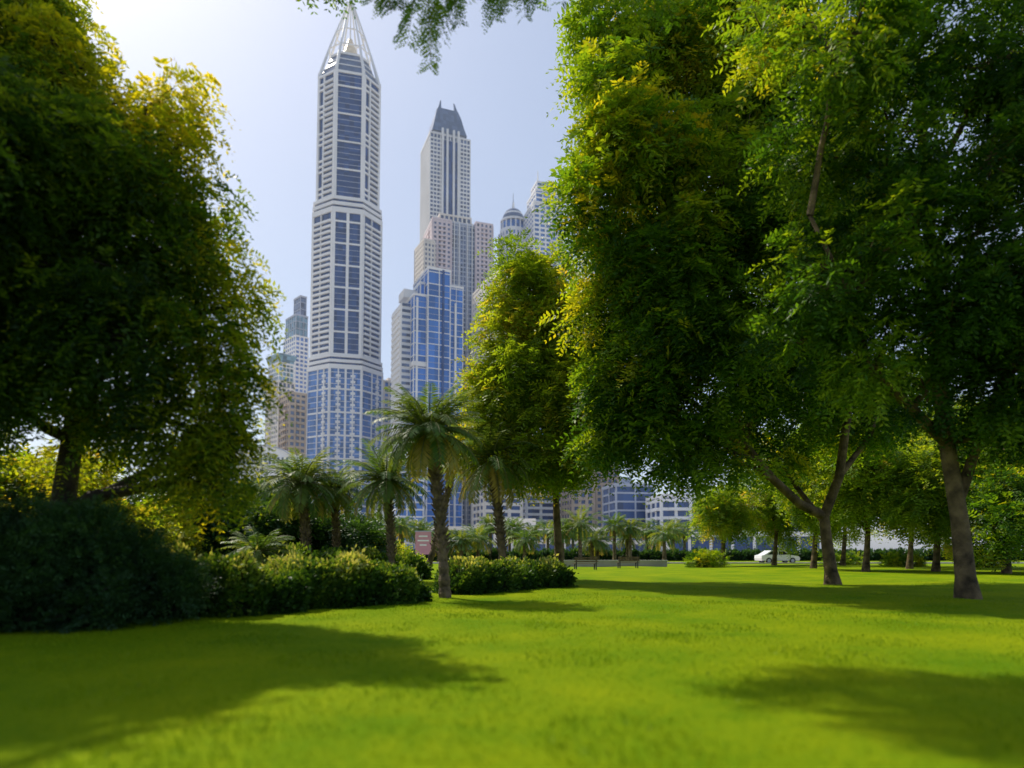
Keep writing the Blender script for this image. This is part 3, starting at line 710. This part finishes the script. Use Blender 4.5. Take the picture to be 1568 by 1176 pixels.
for px, d, top, bot in ((300, 34, 745, 880), (385, 38, 735, 880), (460, 36, 770, 880), (515, 40, 780, 880)):
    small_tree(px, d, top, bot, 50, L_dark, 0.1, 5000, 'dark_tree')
for px, d, top, bot in ((-60, 26, 640, 860), (80, 30, 640, 870), (200, 32, 760, 880)):
    small_tree(px, d, top, bot, 70, L_yell, 0.15, 6000, 'park_tree')

# ------------------------------------------------------------------ palms
def palm_geo(top, L, nf, mleaf, lw, ll, rng, skirt=0.25):
    Vs, Ts = [], []; rach = []
    for i in range(nf):
        az = i * 2.39996 + rng.uniform(-0.2, 0.2); q = (i + 0.5) / nf
        e = math.radians(82 - 118 * q ** 0.85 + rng.uniform(-8, 8)); bend = math.radians(rng.uniform(45, 85))
        Lf = L * rng.uniform(0.85, 1.1) * (0.8 + 0.2 * math.sin(math.pi * q))
        h = np.array([math.cos(az), math.sin(az), 0]); up = np.array([0, 0, 1.0])
        side = np.cross(up, h); p = np.array(top, float) + h * 0.1; pts = [p]; tan = []
        n = mleaf
        for k in range(n):
            s = k / n; ee = e - bend * s ** 1.4
            t = h * math.cos(ee) + up * math.sin(ee); tan.append(t); p = p + t * Lf / n; pts.append(p)
        tint = rng.uniform(0.1, 0.6) if q < 1 - skirt * 0.6 else rng.uniform(0.6, 1.0)
        for k in range(2, n):
            s = k / n; t = tan[k]; b = pts[k]; nrm = np.cross(side, t)
            l = ll * (0.45 + 0.55 * math.sin(math.pi * min(1, s * 0.85 + 0.12))) * rng.uniform(0.85, 1.15)
            for sd in (-1, 1):
                a = side * sd * 0.8 + t * 0.62 + nrm * 0.2 + up * -0.15 + rng.normal(0, 0.08, 3); a /= np.linalg.norm(a)
                wv = np.cross(a, nrm); wv /= np.linalg.norm(wv)
                mid = b + a * l * 0.45
                Vs.append([b, mid + wv * lw / 2, b + a * l, mid - wv * lw / 2]); Ts.append(tint)
        rach.append((pts, tint))
    return np.array(Vs), np.array(Ts), rach
M_rach = surf('frond_stem', (0.16, 0.17, 0.06), 0.6, 0.2, 2)
def trunk_tube(mb, base, top, r, bark, nseg=26):
    pts = []; rad = []
    for i in range(nseg + 1):
        q = i / nseg; p = np.array(base) * (1 - q) + np.array(top) * q
        p = p + np.array([math.sin(q * 3.1) * 0.08, 0, 0])
        pts.append(p); rad.append(r * (1.25 - 0.35 * min(1, q * 4)) * (1.12 if i % 2 else 0.92))
    mb.tube(pts, rad, bark, 10)
    for i in range(int(nseg * 5)):
        q = 1 - (i / (nseg * 5)) * 0.75; a = i * 2.4; p = np.array(base) * (1 - q) + np.array(top) * q + np.array([math.sin(q * 3.1) * 0.08, 0, 0])
        h = np.array([math.cos(a), math.sin(a), 0])
        mb.beam(p + h * r * 0.8, p + h * (r + 0.09) + np.array([0, 0, 0.13]), 0.05, 0.02, bark, 4)
def palm(name, pxb, d, pxc, pyc, L, nf=46, r=0.17, lw=0.035, ll=0.42, ml=30):
    b = np.array([W(pxb, 880, d)[0], d, 0.0]); top = W(pxc, pyc, d); e = empty(name, tuple(b)); mb = MB()
    t2 = top - b
    trunk_tube(mb, (0, 0, -0.1), t2, r, M_barkp)
    V, T, ra = palm_geo(t2, L, nf, ml, lw, ll, R)
    for pts, _ in ra:
        mb.tube([pts[k] for k in range(0, len(pts), 5)], list(np.linspace(0.028, 0.006, len(range(0, len(pts), 5)))), M_rach, 4)
    mb.obj('trunk', parent=e); quads_obj('fronds', V, L_palm, T + R.normal(0, 0.04, len(T)), parent=e)
palm('date_palm', 682, 20, 657, 660, 1.95, 80, 0.15, 0.045, 0.40, 36)
palm('date_palm', 468, 31, 462, 740, 2.5, 64, 0.19, 0.06, 0.5)
palm('date_palm', 514, 33, 511, 750, 1.9, 50, 0.15, 0.055, 0.42)
palm('date_palm', 600, 30, 591, 735, 2.4, 60, 0.16, 0.06, 0.45)
palm('date_palm', 772, 30, 752, 705, 2.9, 64, 0.19, 0.06, 0.5)
palm('date_palm', 650, 34, 700, 690, 2.5, 50, 0.15, 0.06, 0.45)
palm('date_palm', 400, 26, 395, 845, 1.5, 46, 0.16, 0.045, 0.35)
Vs, Ts = [], []; mb = MB()
for i in range(30):
    px = 575 + i * 16.5 + R.uniform(-8, 8); d = R.uniform(80, 112); py = R.uniform(800, 830)
    top = W(px, py, d); b = np.array([top[0], d, 0])
    V, T, ra = palm_geo(top, R.uniform(2.4, 3.3), 28, 14, 0.17, 0.8, R); Vs.append(V); Ts.append(T)
    mb.tube([b - (0, 0, .1), (b + top) / 2, top], [0.28, 0.22, 0.2], M_barkp, 6)
e = empty('distant_palm_trees'); mb.obj('trunks', parent=e); quads_obj('fronds', np.concatenate(Vs), L_palm, np.concatenate(Ts), parent=e)

# ------------------------------------------------------------------ hedges and shrubs
def hedge(name, path, hts, wid, n, mat, size=0.1, lit_tops=0.25, core=True):
    path = np.array(path, float); seg = np.linalg.norm(np.diff(path, axis=0), axis=1); cum = np.concatenate([[0], np.cumsum(seg)])
    def at(s):
        return np.stack([np.interp(s, cum, path[:, 0]), np.interp(s, cum, path[:, 1])], 1), np.interp(s, cum, hts)
    def lumpf(s, a): return 1 + 0.20 * np.sin(s * 1.7 + np.cos(a) * 2) + 0.13 * np.sin(s * 4.3 + a * 2 + 1)
    s = R.uniform(0, cum[-1], n); c, h = at(s); c2, _ = at(np.minimum(s + 0.05, cum[-1])); c0, _ = at(np.maximum(s - .05, 0)); t = norm(c2 - c0); nn = np.stack([-t[:, 1], t[:, 0]], 1)
    a = R.uniform(-0.1, math.pi + 0.1, n)
    lump = lumpf(s, a) + 0.07 * np.sin(s * 11 + a * 5)
    endt = np.sqrt(np.clip(np.minimum(s, cum[-1] - s) / 0.5, 0.05, 1))
    wv = wid / 2 * np.sign(np.cos(a)) * np.abs(np.cos(a)) ** 0.7 * lump * endt; z = h * np.abs(np.sin(a)) ** 0.6 * np.sign(np.sin(a)) * lump * endt
    dep = R.uniform(0.82, 1.10, n) + (R.random(n) < 0.05) * R.uniform(0, 0.22, n)
    P = np.stack([c[:, 0] + nn[:, 0] * wv * dep, c[:, 1] + nn[:, 1] * wv * dep, np.maximum(0.02, z * dep)], 1)
    O = norm(np.stack([nn[:, 0] * np.cos(a), nn[:, 1] * np.cos(a), np.sin(a) * 0.9 + 0.15], 1) + R.normal(0, 0.55, (n, 3)))
    S = norm(np.cross(O, R.normal(0, 1, (n, 3)))); sz = size * R.uniform(0.6, 1.4, (n, 1))
    V = np.stack([P, P + O * sz * .5 + S * sz * .28, P + O * sz, P + O * sz * .5 - S * sz * .28], 1)
    T = 0.18 + lit_tops * (z / (h + .01)) ** 2 * R.uniform(0.3, 1.6, n) + R.normal(0, 0.12, n) + 0.14 * np.sin(s * 2.9 + a * 3)  # yellow-green tops, with sunlight on them painted into the leaf tint
    e = empty(name, (path[0][0], path[0][1], 0)); b = np.array([path[0][0], path[0][1], 0])
    quads_obj('leaves', V - b, mat, T, parent=e)
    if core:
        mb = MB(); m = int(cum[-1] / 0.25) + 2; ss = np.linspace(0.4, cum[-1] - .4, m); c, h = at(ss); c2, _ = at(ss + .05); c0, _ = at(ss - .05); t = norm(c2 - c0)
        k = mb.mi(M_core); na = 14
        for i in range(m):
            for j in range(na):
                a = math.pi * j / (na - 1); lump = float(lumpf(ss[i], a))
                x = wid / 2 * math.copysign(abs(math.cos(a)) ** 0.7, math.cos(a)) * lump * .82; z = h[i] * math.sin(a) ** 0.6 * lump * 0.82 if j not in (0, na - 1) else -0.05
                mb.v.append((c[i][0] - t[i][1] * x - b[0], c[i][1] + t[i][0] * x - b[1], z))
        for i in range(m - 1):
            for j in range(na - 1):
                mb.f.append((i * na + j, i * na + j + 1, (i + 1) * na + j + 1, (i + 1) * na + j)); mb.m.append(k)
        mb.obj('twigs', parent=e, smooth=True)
    return e
def G(px, d): return (W(px, 900, d)[0], d)
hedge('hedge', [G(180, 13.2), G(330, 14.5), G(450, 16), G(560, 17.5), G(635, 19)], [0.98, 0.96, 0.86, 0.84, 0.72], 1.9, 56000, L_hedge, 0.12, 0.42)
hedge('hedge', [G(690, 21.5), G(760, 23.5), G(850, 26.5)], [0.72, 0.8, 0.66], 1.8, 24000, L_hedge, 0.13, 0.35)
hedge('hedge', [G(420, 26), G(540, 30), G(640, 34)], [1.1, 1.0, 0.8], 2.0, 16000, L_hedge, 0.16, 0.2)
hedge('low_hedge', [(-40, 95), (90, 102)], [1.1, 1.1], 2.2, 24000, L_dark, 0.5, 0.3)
def shrub(name, ls, total, spray, mat, per=26, cr=0.35):
    lobes = [lobe(*l) for l in ls]; c0 = np.array([lobes[0][0][0], lobes[0][0][1], 0]); e = empty(name, tuple(c0))
    C, D, T, cl = crown_pts(lobes, total, cr, per, 0.8, 0.3); C[:, 2] = np.maximum(C[:, 2], 0.05)
    V, rep = sprays(C, D + np.array([0, 0, 0.5]), *spray); V[:, :, 2] = np.maximum(V[:, :, 2], 0.0)
    quads_obj('leaves', V - c0, mat, np.tile(T, rep), parent=e)
    mb = MB()
    for cc, c in cl[::2]:
        P = bez((c0[0] * .5 + cc[0] * .5, c0[1] * .5 + cc[1] * .5, 0.0), cc, (0, 0, .1), 4, 0.03); mb.tube([p - c0 for p in P], [0.03, 0.025, 0.02, 0.008], M_barkd, 4)
    mb.obj('stems', parent=e)
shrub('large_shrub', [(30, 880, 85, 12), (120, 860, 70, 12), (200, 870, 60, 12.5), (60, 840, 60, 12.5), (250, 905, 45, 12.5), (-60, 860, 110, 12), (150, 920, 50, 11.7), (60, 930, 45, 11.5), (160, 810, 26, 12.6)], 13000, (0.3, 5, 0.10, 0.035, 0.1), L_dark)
shrub('flowering_shrub', [(590, 858, 22, 40), (560, 862, 18, 40), (620, 865, 18, 41)], 1500, (0.6, 4, 0.22, 0.1, 0.2), L_yell, 20, 0.6)
for i, (px, d_) in enumerate(((1080, 58), (1290, 68), (1380, 60), (1500, 56))):
    shrub('round_shrub', [(px, 858, 14, d_), (px + 18, 860, 11, d_), (px - 16, 861, 10, d_)], 700, (0.5, 4, 0.2, 0.09, 0.2), L_main, 18, 0.4)

# ------------------------------------------------------------------ overhanging branch (tree stands behind the camera)
def overhang():
    b = np.array([3.4, -3.2, 0]); e = empty('overhanging_tree', tuple(b)); mb = MB()
    tr = [b - (0, 0, .2), b + (0.05, 0.1, 3.5), b + (0, 0.3, 7), b + (-0.1, 0.8, 10.5)]
    mb.tube([p - b for p in tr], [0.36, 0.27, 0.22, 0.18], M_bark, 10)
    D0 = 12.5
    limb = bez(tr[-1], W(740, -170, D0), (0, 0, 2.0), 11, 0.04); mb.tube([p - b for p in limb], list(np.linspace(0.15, 0.03, 11)), M_bark, 8)
    tgt = [(585, -14, 1.0, 8), (608, -14, 1, 8), (640, -10, 1.0, 56), (662, -8, .98, 76), (690, -12, 1.0, 42), (712, -18, 1.02, 20), (752, -25, 1, 30), (778, -28, 1.0, 42), (800, -35, 1.02, 35), (870, -40, 1.05, 30), (920, -40, 1.05, 65), (975, -40, 1.05, 75), (1020, -40, 1.05, 50), (1060, -60, 1.0, 40)]
    allV = []; T = []
    for px, py, df, ln in tgt:
        d = D0 * df; s = W(px, py, d); P = bez(limb[-2] if px < 850 else limb[-3], s, (0, 0, .15), 5, 0.03); mb.tube([p - b for p in P], [0.03, 0.024, 0.018, 0.012, 0.008], M_bark, 5)
        for j in range(4):
            dr = np.array([R.normal(0, 0.45), R.normal(0, 0.3), -1.0]); dr /= np.linalg.norm(dr)
            Lp = (ln + 22) / F * d * R.uniform(0.6, 1.05)
            st = s + R.normal(0, 0.1, 3); tip = st + dr * Lp
            mb.tube([st - b, (st + tip) / 2 - b, tip - b], [0.009, 0.006, 0.003], M_rach, 4)
            nC = max(4, int(Lp / 0.12))
            cs = np.array([st + (tip - st) * (k + .5) / nC for k in range(nC) for _ in (0, 1)])
            sd_ = norm(np.cross(dr, np.array([0.2, 1, 0.1]) + R.normal(0, .25, 3)))
            ds = np.array([sd_ * sg + dr * 0.6 for k in range(nC) for sg in (-1, 1)])
            V, rep = sprays(cs, ds, 0.26, 6, 0.075, 0.04, 0.15); allV.append(V); T.append(np.full(len(V), R.uniform(0.15, 0.55)))
    # rest of its crown, high above and behind the camera; then added shade foliage
    ls = [(np.array((3 + R.uniform(-3, 3), -2 + R.uniform(-3, 3), 12 + R.uniform(-1, 1.5))), (1.6, 1.6, 1.2)) for _ in range(6)]
    shade_lobes = [(np.array((-4.4, 14.4, 15.6)), (1.3, 1.1, 0.9)), (np.array((-2.8, 14.0, 15.6)), (1.4, 1.2, 0.9)), (np.array((-1.4, 13.2, 15.4)), (1.2, 1.2, 0.9)), (np.array((0.4, 12.6, 15.2)), (1.3, 1.2, 0.9)), (np.array((1.0, 14.2, 15.6)), (1.2, 1.2, 0.8))]  # unseen foliage added ahead, above the view, to shade the right foreground lawn
    l2 = bez(tr[-1], (0.2, 9, 15.0), (0, 0, 2.0), 8, 0.05); mb.tube([p - b for p in l2], list(np.linspace(0.15, 0.07, 8)), M_bark, 8)
    for c, r in shade_lobes: mb.tube([p - b for p in bez(l2[-1], c, (0, 0, .3), 5, .05)], [0.07, 0.06, 0.05, 0.04, 0.02], M_bark, 6)
    C, D, Tt, cl = crown_pts(ls, 5000, 0.5, 22)
    V, rep = sprays(C, D, 0.5, 5, 0.17, 0.07, 0.3); allV.append(V); T.append(np.tile(Tt, rep))
    C, D, Tt, cl = crown_pts(shade_lobes, 5500, 0.5, 22)
    V, rep = sprays(C, D, 0.5, 5, 0.17, 0.07, 0.3); allV.append(V); T.append(np.tile(Tt, rep))
    for c, r in ls: mb.tube([tr[-1] - b, (tr[-1] + c) / 2 - b + (0, 0, .2), c - b], [0.12, 0.08, 0.04], M_bark, 6)
    mb.obj('trunk_and_branches', parent=e, smooth=True); quads_obj('leaves', np.concatenate(allV) - b, L_main, np.concatenate(T), parent=e)
overhang()

# ------------------------------------------------------------------ small objects
M_car = surf('white_car_paint', (0.8, 0.8, 0.8), 0.25, 0.02, 1); M_tyre = surf('tyre_rubber', (0.02, 0.02, 0.02), 0.9, 0.1, 1); M_glassd = glass('car_glass', (0.02, 0.025, 0.03), 0.05)
def car(px, d):
    m = MB(); w = 0.9
    low = [(-2.2, .32), (2.15, .32), (2.25, .6), (2.1, .8), (1.15, .95), (-1.85, .98), (-2.2, .9), (-2.25, .6)]
    def ext(p, y0, y1, mat):
        b = len(m.v); n = len(p); k = m.mi(mat)
        for y in (y0, y1): m.v.extend([(a, y, z) for a, z in p])
        for i in range(n):
            j = (i + 1) % n; m.f.append((b + i, b + j, b + n + j, b + n + i)); m.m.append(k)
        m.f.append(tuple(b + i for i in reversed(range(n)))); m.m.append(k); m.f.append(tuple(b + n + i for i in range(n))); m.m.append(k)
    ext(low, -w, w, M_car)
    ext([(1.15, .95), (0.5, 1.42), (-1.05, 1.45), (-1.85, .98)], -w + .1, w - .1, M_car)
    for y0, y1 in ((-w + .08, -w + .098), (w - .098, w - .08)):
        ext([(0.95, .98), (0.45, 1.36), (-0.2, 1.38), (-0.2, .98)], y0, y1, M_glassd); ext([(-0.3, .98), (-0.3, 1.38), (-1.0, 1.38), (-1.55, 1.0)], y0, y1, M_glassd)
    for x in (-1.4, 1.35):
        for y in (-w - .02, w - .18): m.beam((x, y, .33), (x, y + .2, .33), .33, .33, M_tyre, 16); m.beam((x, y - .01, .33), (x, y + .21, .33), .2, .2, M_grey, 10)
    m.obj('parked_car', (W(px, 860, d)[0], d, 0), 0.1)
car(1190, 77)
M_wood = surf('bench_wood', (0.16, 0.10, 0.06), 0.7, 0.3, 6)
def bench(x, y, rz):
    m = MB()
    for i in range(4): m.box(-.9, .9, -.05 + i * .12, .05 + i * .12, .43, .46, M_wood)
    for i in range(3): m.box(-.9, .9, .46, .49, .56 + i * .13, .65 + i * .13, M_wood)
    for s_ in (-.75, .75): m.box(s_ - .04, s_ + .04, -.03, .03, 0, .43, M_asph); m.box(s_ - .04, s_ + .04, .41, .46, 0, .95, M_asph); m.box(s_ - .04, s_ + .04, -.03, .45, .39, .43, M_asph)
    m.obj('park_bench', (x, y, 0), rz)
for px, d in ((895, 50), (960, 55)): bench(W(px, 870, d)[0], d, math.pi + 0.2)
m = MB(); x0 = W(862, 870, 58)[0]; x1 = W(1030, 870, 58)[0]
m.box(x0, x1, 0, .35, 0, .5, M_pave); m.box(x0 - .05, x1 + .05, -.05, .4, .5, .58, M_kerb); m.obj('low_wall', (0, 60, 0))
M_sign = surf('pink_sign', (0.60, 0.28, 0.34), 0.5, 0.05, 1)
m = MB(); m.box(-0.9, 0.9, -.06, .06, 1.0, 3.6, M_sign)
for z, a in ((3.0, .5), (2.5, .65), (2.0, .4)): m.box(-a, a, -.075, -.062, z, z + .16, M_white)
m.box(-.98, .98, -.07, .07, 3.6, 3.7, M_grey); m.beam((-.7, 0, 0), (-.7, 0, 1.0), .06, .06, M_grey); m.beam((.7, 0, 0), (.7, 0, 1.0), .06, .06, M_grey)
m.obj('advertising_sign', (W(648, 840, 78)[0], 78, 0))
M_lampm = surf('lamp_metal', (0.12, 0.12, 0.13), 0.5, 0.1, 2)
def lamp(px, d, h):
    m = MB(); m.beam((0, 0, 0), (0, 0, .5), .12, .09, M_lampm, 10); m.beam((0, 0, .5), (0, 0, h), .06, .045, M_lampm, 8)
    m.beam((0, 0, h), (.9, 0, h + .25), .035, .03, M_lampm); m.box(.75, 1.35, -.12, .12, h + .2, h + .3, M_lampm); m.obj('street_lamp', (W(px, 850, d)[0], d, 0))
lamp(1048, 120, 6.5); lamp(832, 120, 6.5)
print('faces', sum(len(o.data.polygons) for o in sc.objects if o.type == 'MESH'))
